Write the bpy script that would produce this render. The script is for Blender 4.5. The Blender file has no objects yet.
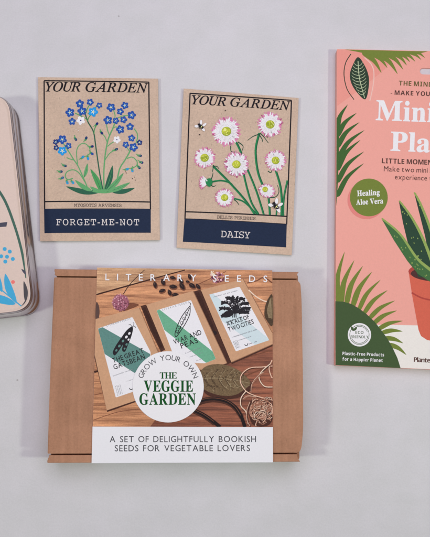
import bpy, bmesh, math, random
from mathutils import Vector
from mathutils.geometry import tessellate_polygon

random.seed(7)
scene = bpy.context.scene
COL = scene.collection

# ------------------------------------------------------------------ camera
TILT = math.radians(8.0)
DIST = 0.56
PX = 0.0007                       # metres per photo pixel at the middle of the table
cam = bpy.data.cameras.new('camera')
cam_ob = bpy.data.objects.new('camera', cam)
COL.objects.link(cam_ob)
cam_ob.location = (0, -DIST * math.sin(TILT), DIST * math.cos(TILT))
cam_ob.rotation_euler = (TILT, 0, 0)
cam.sensor_fit = 'HORIZONTAL'
cam.angle = 2 * math.atan(215 * PX / DIST)
cam.clip_start = 0.02
cam.clip_end = 20
scene.camera = cam_ob

# ------------------------------------------------------------------ light
world = bpy.data.worlds.new('World')
scene.world = world
world.use_nodes = True
bg = world.node_tree.nodes['Background']
bg.inputs[0].default_value = (0.91, 0.78, 1.0, 1)
bg.inputs[1].default_value = 0.125


def area(name, loc, target, size, power, color):
    l = bpy.data.lights.new(name, 'AREA')
    l.shape = 'DISK'
    l.size = size
    l.energy = power
    l.color = color
    o = bpy.data.objects.new(name, l)
    COL.objects.link(o)
    o.location = loc
    o.rotation_euler = (Vector(target) - Vector(loc)).to_track_quat('-Z', 'Y').to_euler()


area('left_lamp', (-0.74, -0.22, 0.92), (0, 0, 0), 0.13, 2.9, (0.96, 1.0, 0.88))
area('right_lamp', (0.76, -0.20, 0.92), (0, 0, 0), 0.10, 3.5, (0.91, 1.0, 0.82))
area('back_lamp', (0.04, 0.24, 0.74), (0.02, 0.16, 0), 0.80, 3.65, (0.92, 0.85, 1.0))

scene.view_settings.view_transform = 'Standard'
scene.view_settings.look = 'None'
scene.view_settings.exposure = 0.0
scene.view_settings.gamma = 1.0
scene.cycles.use_denoising = True
scene.cycles.filter_width = 1.6

# ------------------------------------------------------------------ helpers
GAIN = 0.74                       # what a white surface returns in this light


def lin(c):
    c = c / 255.0
    return c / 12.92 if c <= 0.04045 else ((c + 0.055) / 1.055) ** 2.4


def base(rgb):
    return tuple(min(0.92, lin(v) / GAIN) for v in rgb)


_ct, _st = math.cos(TILT), math.sin(TILT)


def P(px, py, z=0.0):
    """where the thing seen at this spot of the photo stands, at height z above the table"""
    dx = (px - 215) * PX
    dy = -(py - 268.5) * PX
    d = Vector((dx, dy * _ct + DIST * _st, dy * _st - DIST * _ct))
    c = cam_ob.location
    t = (z - c.z) / d.z
    return Vector((c.x + d.x * t, c.y + d.y * t, z))


MATS = {}


def nodes_of(name, rough, spec):
    m = bpy.data.materials.new(name)
    m.use_nodes = True
    nt = m.node_tree
    b = nt.nodes['Principled BSDF']
    b.inputs['Roughness'].default_value = rough
    b.inputs['Specular IOR Level'].default_value = spec
    return m, nt, b


def N(nt, kind, **kw):
    n = nt.nodes.new(kind)
    for k, v in kw.items():
        if k in n.inputs:
            n.inputs[k].default_value = v
        else:
            setattr(n, k, v)
    return n


def mixrgb(nt, mode, fac, a, b):
    n = nt.nodes.new('ShaderNodeMix')
    n.data_type = 'RGBA'
    n.blend_type = mode
    for s, v in ((0, fac), (6, a), (7, b)):
        if hasattr(v, 'links'):
            nt.links.new(v, n.inputs[s])
        else:
            n.inputs[s].default_value = v if s == 0 else (*v, 1)
    return n.outputs[2]


def ramp(nt, src, stops):
    r = nt.nodes.new('ShaderNodeValToRGB')
    el = r.color_ramp.elements
    while len(el) < len(stops):
        el.new(0.5)
    for e, (p, c) in zip(el, stops):
        e.position = p
        e.color = (*c, 1) if len(c) == 3 else c
    nt.links.new(src, r.inputs[0])
    return r.outputs[0]


def objcoord(nt, scale=(1, 1, 1), rot=0.0):
    t = nt.nodes.new('ShaderNodeTexCoord')
    mp = nt.nodes.new('ShaderNodeMapping')
    mp.inputs['Scale'].default_value = scale
    mp.inputs['Rotation'].default_value = (0, 0, rot)
    nt.links.new(t.outputs['Object'], mp.inputs[0])
    return mp.outputs[0]


def noise(nt, co, scale, detail=4.0, rough=0.6):
    n = N(nt, 'ShaderNodeTexNoise', Scale=scale, Detail=detail, Roughness=rough)
    nt.links.new(co, n.inputs['Vector'])
    return n.outputs[0]


def bump(nt, b, src, strength, dist):
    bp = N(nt, 'ShaderNodeBump', Strength=strength, Distance=dist)
    nt.links.new(src, bp.inputs['Height'])
    nt.links.new(bp.outputs[0], b.inputs['Normal'])


def ink(name, rgb, rough=0.55, amp=0.10, spec=0.08):
    """printed or painted colour with the mottling of the paper under it"""
    if name in MATS:
        return MATS[name]
    m, nt, b = nodes_of(name, rough, spec)
    co = objcoord(nt)
    c = base(rgb)
    n1 = noise(nt, co, 900, 3, 0.7)
    f = ramp(nt, n1, [(0.3, (1 - amp,) * 3), (0.7, (1 + amp,) * 3)])
    nt.links.new(mixrgb(nt, 'MULTIPLY', 1.0, c, f), b.inputs['Base Color'])
    MATS[name] = m
    return m


def kraft(name, rgb, amp=0.10, speck=0.5, rough=0.8):
    if name in MATS:
        return MATS[name]
    m, nt, b = nodes_of(name, rough, 0.15)
    co = objcoord(nt)
    fib = objcoord(nt, (1, 0.25, 1), 0.3)
    c = base(rgb)
    n1 = noise(nt, co, 700, 5, 0.75)
    n2 = noise(nt, co, 55, 3, 0.5)
    n3 = noise(nt, fib, 1600, 2, 0.5)
    a = ramp(nt, n1, [(0.25, (1 - amp * 1.3,) * 3), (0.75, (1 + amp * 1.2,) * 3)])
    b2 = ramp(nt, n2, [(0.3, (0.95, 0.95, 0.94)), (0.7, (1.05, 1.05, 1.04))])
    k = mixrgb(nt, 'MULTIPLY', 1.0, c, a)
    k = mixrgb(nt, 'MULTIPLY', 1.0, k, b2)
    sp = ramp(nt, n3, [(0.66, (0, 0, 0)), (0.74, (speck,) * 3)])
    k = mixrgb(nt, 'MIX', sp, k, tuple(v * 0.45 for v in c))
    n4 = noise(nt, co, 1300, 2, 0.5)
    sp2 = ramp(nt, n4, [(0.66, (0, 0, 0)), (0.76, (speck * 0.8,) * 3)])
    k = mixrgb(nt, 'MIX', sp2, k, tuple(min(0.9, v * 1.5) for v in c))
    nt.links.new(k, b.inputs['Base Color'])
    cr = N(nt, 'ShaderNodeMath', operation='MULTIPLY_ADD')
    nt.links.new(noise(nt, co, 38, 3, 0.5), cr.inputs[0])
    cr.inputs[1].default_value = 2.6
    nt.links.new(n1, cr.inputs[2])
    bump(nt, b, cr.outputs[0], 0.25, 0.0006)
    MATS[name] = m
    return m


def wood(name, dark, light, rot, scale=1.0):
    """printed planks: long grain, fine pores and darker growth bands"""
    if name in MATS:
        return MATS[name]
    m, nt, b = nodes_of(name, 0.5, 0.25)
    n1 = noise(nt, objcoord(nt, (14 * scale, 330 * scale, 1), rot), 1.7, 9, 0.68)
    fine = noise(nt, objcoord(nt, (120, 2600, 1), rot), 1.0, 4, 0.7)
    big = noise(nt, objcoord(nt, (12, 60, 1), rot), 1.4, 4, 0.6)
    grit = noise(nt, objcoord(nt), 1500, 3, 0.7)
    bd, bl = base(dark), base(light)
    c = ramp(nt, n1, [(0.30, bd), (0.44, tuple(x * .45 + y * .55 for x, y in zip(bd, bl))), (0.60, bl), (0.78, tuple(x * .35 + y * .65 for x, y in zip(bd, bl)))])
    c = mixrgb(nt, 'MULTIPLY', 1.0, c, ramp(nt, big, [(0.3, (0.62, 0.57, 0.55)), (0.66, (1.12, 1.12, 1.11))]))
    c = mixrgb(nt, 'MULTIPLY', 1.0, c, ramp(nt, fine, [(0.34, (0.72, 0.68, 0.66)), (0.56, (1.04, 1.04, 1.04))]))
    c = mixrgb(nt, 'MULTIPLY', 1.0, c, ramp(nt, grit, [(0.3, (0.86, 0.86, 0.86)), (0.7, (1.12, 1.12, 1.12))]))
    nt.links.new(c, b.inputs['Base Color'])
    MATS[name] = m
    return m


def metal(name, rgb, rough):
    if name in MATS:
        return MATS[name]
    m, nt, b = nodes_of(name, rough, 0.5)
    b.inputs['Metallic'].default_value = 1.0
    co = objcoord(nt)
    n1 = noise(nt, co, 120, 4, 0.6)
    nt.links.new(ramp(nt, n1, [(0.3, tuple(v * 0.82 for v in base(rgb))), (0.7, base(rgb))]), b.inputs['Base Color'])
    bump(nt, b, n1, 0.06, 0.001)
    MATS[name] = m
    return m


# ---- letters: glyph outlines of Blender's own text object
STYLES = {'sans': None, 'bold': (0x1D5D4, 0x1D5EE), 'serif_bold': (0x1D400, 0x1D41A),
          'serif_italic': (0x1D434, 0x1D44E), 'serif_bold_italic': (0x1D468, 0x1D482), 'slab': (0x1D670, 0x1D68A)}
_gl, _cap = {}, {}


def glyph(ch, style, weight=0.0):
    key = (ch, style, weight)
    if key in _gl:
        return _gl[key]
    s = STYLES[style]
    t = ch
    if s and ch.isalpha():
        t = chr(s[0] + ord(ch) - 65) if ch.isupper() else chr(s[1] + ord(ch) - 97)
    cu = bpy.data.curves.new('glyph', 'FONT')
    cu.body = t
    cu.resolution_u = 3
    cu.offset = weight
    o = bpy.data.objects.new('glyph', cu)
    COL.objects.link(o)
    dg = bpy.context.evaluated_depsgraph_get()
    ev = o.evaluated_get(dg)
    me = ev.to_mesh()
    vs = [(v.co.x, v.co.y) for v in me.vertices]
    fs = [tuple(p.vertices) for p in me.polygons]
    ev.to_mesh_clear()
    bpy.data.objects.remove(o)
    bpy.data.curves.remove(cu)
    k = 0.26 if 'italic' in style else 0.0          # measure slanted letters upright
    x0 = min(v[0] - k * v[1] for v in vs)
    x1 = max(v[0] - k * v[1] for v in vs)
    _gl[key] = ([(x - x0, y) for x, y in vs], fs, x1 - x0)
    return _gl[key]


def cap_h(style):
    if style not in _cap:
        _cap[style] = max(v[1] for v in glyph('H', style)[0])
    return _cap[style]


def spline(pts, n=6):
    """Catmull-Rom through the points"""
    if len(pts) < 3:
        return [(pts[0][0] + (pts[-1][0] - pts[0][0]) * i / n, pts[0][1] + (pts[-1][1] - pts[0][1]) * i / n) for i in range(n + 1)]
    out = []
    q = [pts[0]] + list(pts) + [pts[-1]]
    for i in range(1, len(q) - 2):
        p0, p1, p2, p3 = q[i - 1:i + 3]
        for k in range(n):
            t = k / n
            out.append(tuple(0.5 * ((2 * p1[j]) + (-p0[j] + p2[j]) * t + (2 * p0[j] - 5 * p1[j] + 4 * p2[j] - p3[j]) * t * t
                                    + (-p0[j] + 3 * p1[j] - 3 * p2[j] + p3[j]) * t ** 3) for j in (0, 1)))
    out.append(tuple(pts[-1]))
    return out


class Ink:
    """flat printing on a face: every shape lies a hair above the one before it"""

    def __init__(self, z, step=4e-7, lift=3e-5):
        self.z, self.step, self.lift = z, step, lift
        self.items = []

    def tris(self, pts, faces, mat, slope=0.0):
        self.items.append((pts, faces, mat, slope))

    def poly(self, pts, mat):
        t = tessellate_polygon([[Vector((x, y, 0)) for x, y in pts]])
        self.tris(list(pts), [tuple(f) for f in t], mat)

    def blob(self, pts, mat, n=5):
        pts = list(pts)
        k = len(pts)
        s = spline(pts[-2:] + pts + pts[:2], n)
        self.poly(s[2 * n:(2 + k) * n], mat)

    def disc(self, x, y, r, mat, n=28, ry=None, rot=0.0):
        ry = ry or r
        c, s = math.cos(rot), math.sin(rot)
        pts = []
        for i in range(n):
            a = 2 * math.pi * i / n
            u, v = r * math.cos(a), ry * math.sin(a)
            pts.append((x + u * c - v * s, y + u * s + v * c))
        self.poly(pts, mat)

    def ring(self, x, y, r, w, mat, n=48, a0=0.0, a1=2 * math.pi):
        pts = [(x + r * math.cos(a0 + (a1 - a0) * i / n), y + r * math.sin(a0 + (a1 - a0) * i / n)) for i in range(n + 1)]
        self.line(pts, w, mat, smooth=False)

    def line(self, pts, w, mat, w2=None, smooth=True, n=6, profile=None):
        s = spline(pts, n) if smooth else list(pts)
        w2 = w if w2 is None else w2
        vs, fs = [], []
        m = len(s)
        for i, p in enumerate(s):
            a, b = s[max(0, i - 1)], s[min(m - 1, i + 1)]
            dx, dy = b[0] - a[0], b[1] - a[1]
            L = math.hypot(dx, dy) or 1e-9
            t = i / (m - 1)
            ww = (w + (w2 - w) * t) * (profile(t) if profile else 1.0) / 2
            vs += [(p[0] - dy / L * ww, p[1] + dx / L * ww), (p[0] + dy / L * ww, p[1] - dx / L * ww)]
            if i:
                k = 2 * i
                fs.append((k - 2, k - 1, k + 1, k))
        self.tris(vs, fs, mat, 6e-9)

    def leaf(self, a, b, w, mat, bend=0.0, vein=None, fat=0.45):
        """pointed leaf from its root a to its tip b"""
        dx, dy = b[0] - a[0], b[1] - a[1]
        mid = ((a[0] + b[0]) / 2 - dy * bend, (a[1] + b[1]) / 2 + dx * bend)
        pr = lambda t: max(0.0, math.sin(math.pi * t ** (math.log(0.5) / math.log(fat)))) + 0.02
        self.line([a, mid, b], w, mat, n=8, profile=pr)
        if vein:
            self.line([a, mid, b], max(0.35, w * 0.10), vein, w2=0.15, n=6)

    def text(self, s, style, a, b, cap, mat, mode='track', space=0.42, gap=0.15, weight=0.0, shear=0.0):
        sc = cap / cap_h(style)
        L = math.hypot(b[0] - a[0], b[1] - a[1])
        d = ((b[0] - a[0]) / L, (b[1] - a[1]) / L)
        up = (d[1], -d[0])
        gs = [None if c == ' ' else glyph(c, style, weight) for c in s]
        wid = sum(g[2] * sc for g in gs if g)
        nsp = sum(1 for g in gs if g is None)
        ng = sum(1 for x, y in zip(s, s[1:]) if x != ' ' and y != ' ')
        xs = 1.0
        if mode == 'track':
            gp = (L - wid - nsp * space * cap) / max(1, ng)
        else:
            gp = gap * cap
            xs = L / (wid + nsp * space * cap + ng * gp)
        x = 0.0
        vs, fs = [], []
        for i, g in enumerate(gs):
            if g is None:
                x += space * cap
                continue
            k = len(vs)
            for vx, vy in g[0]:
                u = (x + vx * sc) * xs + shear * vy * sc
                v = vy * sc
                vs.append((a[0] + d[0] * u + up[0] * v, a[1] + d[1] * u + up[1] * v))
            fs += [tuple(j + k for j in f) for f in g[1]]
            x += g[2] * sc
            if i + 1 < len(s) and s[i + 1] != ' ':
                x += gp
        self.tris(vs, fs, mat)

    def arc_text(self, s, style, cx, cy, r, a0, a1, cap, mat, space=0.75):
        """letters along the top of a circle, angles from straight up"""
        sc = cap / cap_h(style)
        gs = [None if c == ' ' else glyph(c, style) for c in s]
        L = r * (a1 - a0)
        wid = sum(g[2] * sc for g in gs if g) + sum(space * cap for g in gs if g is None)
        ng = sum(1 for x, y in zip(s, s[1:]) if x != ' ' and y != ' ')
        gp = (L - wid) / ng
        x = 0.0
        vs, fs = [], []
        for i, g in enumerate(gs):
            if g is None:
                x += space * cap
                continue
            a = a0 + (x + g[2] * sc / 2) / r
            k = len(vs)
            for vx, vy in g[0]:
                u, v = (vx - g[2] / 2) * sc, vy * sc + r - cap / 2
                vs.append((cx + u * math.cos(a) + v * math.sin(a), cy + u * math.sin(a) - v * math.cos(a)))
            fs += [tuple(j + k for j in f) for f in g[1]]
            x += g[2] * sc
            if i + 1 < len(s) and s[i + 1] != ' ':
                x += gp
        self.tris(vs, fs, mat)

    def build(self, name, parent, warp=None):
        bm = bmesh.new()
        slots = []
        for i, (pts, faces, mat, slope) in enumerate(self.items):
            if mat not in slots:
                slots.append(mat)
            mi = slots.index(mat)
            z0 = self.lift + self.step * i
            vs = []
            for j, (x, y) in enumerate(pts):
                v = P(x, y, self.z)
                v.z += z0 + slope * j
                vs.append(bm.verts.new(v))
            for f in faces:
                if len(set(f)) < 3:
                    continue
                try:
                    fc = bm.faces.new([vs[j] for j in f])
                    fc.material_index = mi
                except ValueError:
                    pass
        if warp:
            for _ in range(5):
                es = [e for e in bm.edges if e.calc_length() > 0.0028]
                if not es:
                    break
                bmesh.ops.subdivide_edges(bm, edges=es, cuts=1, use_grid_fill=False)
                bmesh.ops.triangulate(bm, faces=[f for f in bm.faces if len(f.verts) > 4])
            for v in bm.verts:
                v.co.z += warp(v.co.x, v.co.y)
        bm.normal_update()
        flip = [f for f in bm.faces if f.normal.z < 0]
        bmesh.ops.reverse_faces(bm, faces=flip)
        return link(name, bm, slots, parent)


def world_loc(o):
    v = Vector(o.location)
    while o.parent:
        o = o.parent
        v += Vector(o.location)
    return v


def link(name, bm, mats, parent=None, smooth=False):
    me = bpy.data.meshes.new(name)
    off = world_loc(parent) if parent else Vector((0, 0, 0))
    for v in bm.verts:
        v.co -= off
    bm.to_mesh(me)
    bm.free()
    for m in (mats if isinstance(mats, (list, tuple)) else [mats]):
        me.materials.append(m)
    if smooth:
        for p in me.polygons:
            p.use_smooth = True
    o = bpy.data.objects.new(name, me)
    COL.objects.link(o)
    if parent:
        o.parent = parent
    return o


def thing(name, label, cat, loc, group=None):
    o = bpy.data.objects.new(name, None)
    o.empty_display_size = 0.02
    COL.objects.link(o)
    o.location = loc
    o['label'] = label
    o['category'] = cat
    if group:
        o['group'] = group
    return o


def prism(bm, ring, z0, z1, bev=0.0, segs=3, mat=0):
    """upright prism over a ring of world points, top edge rounded off"""
    n = len(ring)
    a = sum(ring[i].x * ring[(i + 1) % n].y - ring[(i + 1) % n].x * ring[i].y for i in range(n))
    if a < 0:
        ring = ring[::-1]
    lo = [bm.verts.new((p.x, p.y, z0)) for p in ring]
    hi = [bm.verts.new((p.x, p.y, z1)) for p in ring]
    fs = [bm.faces.new(lo[::-1])]
    top = bm.faces.new(hi)
    fs.append(top)
    for i in range(n):
        j = (i + 1) % n
        fs.append(bm.faces.new((lo[i], lo[j], hi[j], hi[i])))
    for f in fs:
        f.material_index = mat
    if bev:
        bmesh.ops.bevel(bm, geom=list(top.edges), offset=bev, segments=segs, affect='EDGES', profile=0.5)
    return top


def rounded(pts, r, n=5):
    """round the corners of a polygon of world points"""
    out = []
    k = len(pts)
    for i in range(k):
        p, a, b = pts[i], pts[i - 1], pts[(i + 1) % k]
        rr = r[i] if isinstance(r, (list, tuple)) else r
        u, v = (a - p), (b - p)
        lu, lv = u.length, v.length
        s, e = p + u / lu * min(rr, lu * .49), p + v / lv * min(rr, lv * .49)
        if rr <= 0:
            out.append(p.copy())
            continue
        for t in range(n + 1):
            t /= n
            out.append(s * (1 - t) ** 2 + p * 2 * t * (1 - t) + e * t * t)
    return out


# ------------------------------------------------------------------ the table
m, nt, b = nodes_of('white_tabletop', 0.6, 0.2)
co = objcoord(nt)
n_big = noise(nt, co, 9, 3, 0.5)
n_mid = noise(nt, co, 45, 4, 0.55)
n_fine = noise(nt, co, 900, 3, 0.7)
cfac = ramp(nt, n_big, [(0.3, (0.685, 0.685, 0.69)), (0.7, (0.72, 0.72, 0.722))])
cfac = mixrgb(nt, 'MULTIPLY', 1.0, cfac, ramp(nt, n_mid, [(0.34, (0.972, 0.975, 0.97)), (0.66, (1.02, 1.015, 1.025))]))
cfac = mixrgb(nt, 'MULTIPLY', 1.0, cfac, ramp(nt, n_fine, [(0.3, (0.955, 0.955, 0.955)), (0.7, (1.035, 1.035, 1.035))]))
vor = N(nt, 'ShaderNodeTexVoronoi', voronoi_dimensions='2D', Scale=10.0, Randomness=1.0)
nt.links.new(co, vor.inputs['Vector'])
spk = ramp(nt, vor.outputs['Distance'], [(0.004, (0.6, 0.6, 0.6)), (0.008, (0, 0, 0))])
cfac = mixrgb(nt, 'MIX', spk, cfac, (0.30, 0.28, 0.27))
nt.links.new(cfac, b.inputs['Base Color'])
mixh = N(nt, 'ShaderNodeMath', operation='MULTIPLY_ADD')
nt.links.new(n_mid, mixh.inputs[0])
mixh.inputs[1].default_value = 1.0
nt.links.new(n_big, mixh.inputs[2])
bump(nt, b, mixh.outputs[0], 0.35, 0.003)
bm = bmesh.new()
bmesh.ops.create_grid(bm, x_segments=8, y_segments=8, size=0.6)
table = link('tabletop', bm, m)
table['kind'] = 'structure'

# ------------------------------------------------------------------ seed packets
K_PACK = kraft('packet_kraft_paper', (186, 164, 144), 0.13, 0.6)
BLACK = ink('black_ink', (30, 28, 32), 0.5, 0.15)
NAVY = ink('navy_ink', (30, 41, 62), 0.5, 0.12)
PALE = ink('pale_ink', (205, 200, 196), 0.5, 0.08)
BROWNK = ink('brown_black_ink', (64, 54, 52), 0.5, 0.12)


def packet(label, q, frame, group):
    """q: photo corners TL TR BR BL;  pillow envelope of two glued sheets"""
    zt = 0.0046
    c = [P(x, y, zt) for x, y in q]
    ctr = sum(c, Vector()) / 4
    root = thing('seed_packet', label, 'seed packet', (ctr.x, ctr.y, 0), group)
    ux = ((c[1] + c[2]) / 2 - (c[0] + c[3]) / 2)
    uy = ((c[0] + c[1]) / 2 - (c[3] + c[2]) / 2)
    hw, hh = ux.length / 2, uy.length / 2
    ux.normalize(), uy.normalize()

    def puff(x, y):
        dx, dy = x - ctr.x, y - ctr.y
        u = (dx * ux.x + dy * ux.y) / hw
        v = (dx * uy.x + dy * uy.y) / hh
        g = max(0, 1 - abs(u) ** 3.2) * max(0, 1 - abs(v) ** 4)
        return -0.0022 * (1 - min(1, g * 1.0))
    bm = bmesh.new()
    nx, ny = 52, 68
    tops, bots = {}, {}
    for i in range(nx + 1):
        for j in range(ny + 1):
            s, t = i / nx, j / ny
            p = (c[0] * (1 - s) + c[1] * s) * (1 - t) + (c[3] * (1 - s) + c[2] * s) * t
            w = puff(p.x, p.y)
            tops[i, j] = bm.verts.new((p.x, p.y, zt + w))
            bots[i, j] = bm.verts.new((p.x, p.y, zt + w - 0.0004 - max(0, (0.0022 + w)) * 0.9))
    for i in range(nx):
        for j in range(ny):
            bm.faces.new((tops[i, j], tops[i, j + 1], tops[i + 1, j + 1], tops[i + 1, j]))
            bm.faces.new((bots[i, j], bots[i + 1, j], bots[i + 1, j + 1], bots[i, j + 1]))
    for i in range(nx):
        for j in (0, ny):
            bm.faces.new((tops[i, j], tops[i + 1, j], bots[i + 1, j], bots[i, j]))
    for j in range(ny):
        for i in (0, nx):
            bm.faces.new((tops[i, j], tops[i, j + 1], bots[i, j + 1], bots[i, j]))
    bmesh.ops.recalc_face_normals(bm, faces=bm.faces)
    link('envelope', bm, K_PACK, root)
    f = Ink(zt, lift=9e-5)
    tl, tr, br, bl, ml, mr = frame
    for a, b_ in ((tl, tr), (tr, br), (br, bl), (bl, tl), (ml, mr)):
        f.line([a, b_], 1.25, BLACK, smooth=False)
    f.build('border_frame', root, puff)
    return root, zt, puff


PK = 'kraft seed packets'
root, zt, puff = packet('kraft seed packet printed with blue forget-me-not flowers above a navy name band',
                        [(37.5, 76), (157.9, 77.5), (159.6, 239.6), (39.4, 240.6)],
                        [(43.5, 79.6), (148.6, 81.2), (150.3, 209), (44.2, 209), (44, 201.2), (150.1, 201.6)], PK)
t = Ink(zt, lift=1e-4)
t.text('YOUR', 'serif_italic', (41.9, 90.4), (80.0, 91.0), 9.6, BLACK, weight=0.014)
t.text('GARDEN', 'serif_italic', (84.0, 91.1), (145.4, 92.0), 9.6, BLACK, weight=0.014)
t.build('title_lettering', root, puff)
t = Ink(zt, lift=1e-4)
t.text('MYOSOTIS ARVENSIS', 'slab', (74, 206.6), (121.5, 206.8), 3.0, BROWNK, space=0.6)
t.build('species_lettering', root, puff)
t = Ink(zt, lift=1e-4)
t.poly([(43.6, 208.6), (150.6, 208.9), (150.6, 232.3), (43.9, 232.6)], NAVY)
band = t.build('name_band', root, puff)
t = Ink(zt, lift=1.8e-4)
t.text('FORGET-ME-NOT', 'slab', (56, 225.0), (139, 225.0), 6.1, PALE, weight=-0.004)
t.build('name_lettering', band, puff)

# forget-me-nots
G_L = ink('light_green_ink', (92, 154, 100))
G_M = ink('mid_green_ink', (72, 145, 84))
G_D = ink('dark_green_ink', (44, 92, 70))
B_D = ink('royal_blue_ink', (38, 76, 150))
B_DD = ink('deep_blue_ink', (30, 46, 104))
B_L = ink('sky_blue_ink', (36, 142, 205))
WHT = ink('white_ink', (222, 220, 220), 0.5, 0.05)
B_P = ink('pale_blue_ink', (150, 190, 225))
t = Ink(zt, lift=1e-4)
for a, b_, w, mt in (((99, 192.5), (66, 186.4), 5.2, G_D), ((112, 192), (134.5, 188), 4.6, G_D), ((92, 191), (75, 180), 4.4, G_L),
                     ((102, 192.5), (90, 186.5), 4.0, G_L)):
    t.leaf(a, b_, w, mt, bend=-0.06 if a[0] < 105 else 0.06)
for pts, w in (([(88.5, 190), (83, 177), (78, 166), (74, 160), (69, 152), (63, 143)], 1.1),
               ([(77.5, 164), (76.5, 152), (79, 145.5), (84, 143.3), (89, 147), (90, 153), (86.5, 156), (83.5, 156.5)], 0.9),
               ([(74, 160), (70, 159), (66.5, 157.5)], 0.9),
               ([(85, 182), (79, 173), (73, 169.8), (67, 171.8), (65.2, 176.5), (68, 179.6), (73, 178.2)], 1.0),
               ([(104.3, 192), (103.8, 175), (105, 157), (108, 140), (113, 128), (115.5, 121)], 1.3),
               ([(106.5, 124), (107.5, 130), (109.5, 135.5)], 0.9), ([(113.5, 110), (115, 115), (114.6, 119)], 0.9),
               ([(131, 115.3), (124, 115.6), (117.5, 118)], 0.9), ([(102, 133.5), (105, 137), (107.5, 143)], 0.9),
               ([(115.5, 141), (111, 143.5), (107.5, 146.5)], 0.9), ([(116.3, 149.6), (110, 153), (105, 160)], 0.9),
               ([(121, 129), (116, 127), (112.6, 128.5)], 0.9),
               ([(117.5, 178), (120, 168), (125, 160), (129, 153), (132, 147)], 1.3),
               ([(127, 158.5), (132, 157), (136.5, 160.5), (137, 164.5), (133.5, 167.4), (127, 168.6)], 1.0),
               ([(134, 128.5), (137, 133), (137.4, 138), (135.5, 144)], 1.0), ([(126, 146), (128, 149), (130, 152)], 0.9)):
    t.line(pts, w, G_L)
t.line([(84.6, 112), (88, 122), (93.5, 132), (96, 148), (100, 175), (103.4, 192)], 1.2, G_D)
for pts in ([(75, 113), (80, 115.5), (86.5, 119)], [(96.6, 125), (94.6, 129), (94, 134)], [(92, 114), (89, 117), (87.5, 121)],
            [(90, 104), (87.5, 108), (86, 113)], [(98, 106), (93, 108.5), (88, 114)]):
    t.line(pts, 0.9, G_M)
for a, b_, w, mt in (((101.5, 192.4), (90.5, 169), 5.2, G_M), ((84, 177.5), (87.4, 163.5), 3.4, G_L), ((105, 191.6), (112.6, 165.5), 5.2, G_D),
                     ((106, 191.8), (123.5, 173), 4.8, G_L), ((107, 192), (130.2, 182.4), 4.4, G_L)):
    t.leaf(a, b_, w, mt, bend=0.04, vein=G_D if mt is not G_D else G_M)
t.blob([(92, 191.5), (100, 189.5), (110, 189.8), (115, 191.5), (104, 193.4)], G_L)


def bloom(x, y, r, mt, c1, c2, rot):
    r *= 0.94
    for k in range(5):
        a = rot + k * 2 * math.pi / 5
        t.disc(x + 0.56 * r * math.cos(a), y + 0.56 * r * math.sin(a), r * 0.46, mt, 12, r * 0.40, a)
    t.disc(x, y, r * 0.42, mt, 10)
    for k in range(5):
        a = rot + k * 2 * math.pi / 5
        t.line([(x + 0.14 * r * math.cos(a), y + 0.14 * r * math.sin(a)), (x + 0.5 * r * math.cos(a), y + 0.5 * r * math.sin(a))], r * 0.11, c1, smooth=False)
    t.disc(x, y, r * 0.17, c2, 8)


YEL = ink('yellow_ink', (222, 206, 130))
for x, y, r in ((69.9, 112.3, 5), (79.8, 103.4, 4.5), (90.1, 102, 3.9), (99.2, 105.3, 3.4), (82, 111, 5), (72.1, 121.4, 4), (62.2, 139.4, 5),
                (68.4, 145.8, 3.6), (55.6, 141.7, 3.2), (56, 147.5, 3), (111, 107.4, 4.8), (124.8, 105.3, 4.1), (120.3, 111.5, 3.9),
                (131.6, 115, 4.6), (107.9, 120.2, 4.8), (115.9, 120.8, 3.7), (123.6, 119.7, 3.9), (120.3, 129.5, 4.6), (130, 126.6, 4.1),
                (131.6, 138, 3.9), (139.5, 142.3, 3.1), (125.8, 144.7, 3.6), (133.5, 147.2, 4.7)):
    bloom(x, y, r, B_D if r > 3.3 else B_DD, B_P, YEL, random.random() * 6)
bloom(93.1, 111.9, 5.3, B_L, WHT, YEL, -1.2)
bloom(62.2, 150.8, 4.9, B_L, WHT, YEL, 0.3)
bloom(80.8, 120.5, 4.7, WHT, WHT, B_DD, 0.5)
bloom(116.9, 139.8, 4.0, WHT, WHT, B_DD, 0.2)
for x, y, mt, a in ((96.9, 124, B_DD, -0.9), (75.7, 139.2, B_DD, 1.0), (86.2, 138.3, B_DD, -1.2), (92, 146.6, B_DD, -.2), (101.7, 133, B_DD, 0.9),
                    (64.9, 165.7, B_DD, 0.3), (60.8, 171.5, B_DD, 0), (62.2, 177.8, B_D, -0.5), (67.2, 182.4, B_L, 1.2), (72.7, 182.4, B_L, 0.8),
                    (82.7, 157.2, B_L, -0.8), (88, 158.4, B_L, 1.3), (92, 153.7, B_D, 0.6), (116.3, 149.4, B_DD, -0.5), (140, 155.5, B_DD, 0.1),
                    (141.5, 162.2, B_DD, 0.3), (139, 167.3, B_DD, 0.8), (132.3, 170.3, B_L, 1.4), (127, 169.2, B_L, -0.3)):
    t.line([(x - 4.4 * math.cos(a + .25), y - 4.4 * math.sin(a + .25)), (x, y)], 0.75, G_L, smooth=False)
    t.disc(x - 1.1 * math.cos(a), y - 1.1 * math.sin(a), 1.7, G_M, 10, 1.1, a)
    t.disc(x + .3 * math.cos(a), y + .3 * math.sin(a), 1.6, mt, 10, 1.25, a)
for x, y in ((76, 129.5), (78.4, 130.6), (79, 127.4), (125.5, 171.8), (126.4, 173), (132.5, 178.5), (134.5, 177), (135.4, 180)):
    t.disc(x, y, 0.45, PALE if y < 140 else BROWNK, 7)
t.build('flower_print', root, puff)

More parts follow.
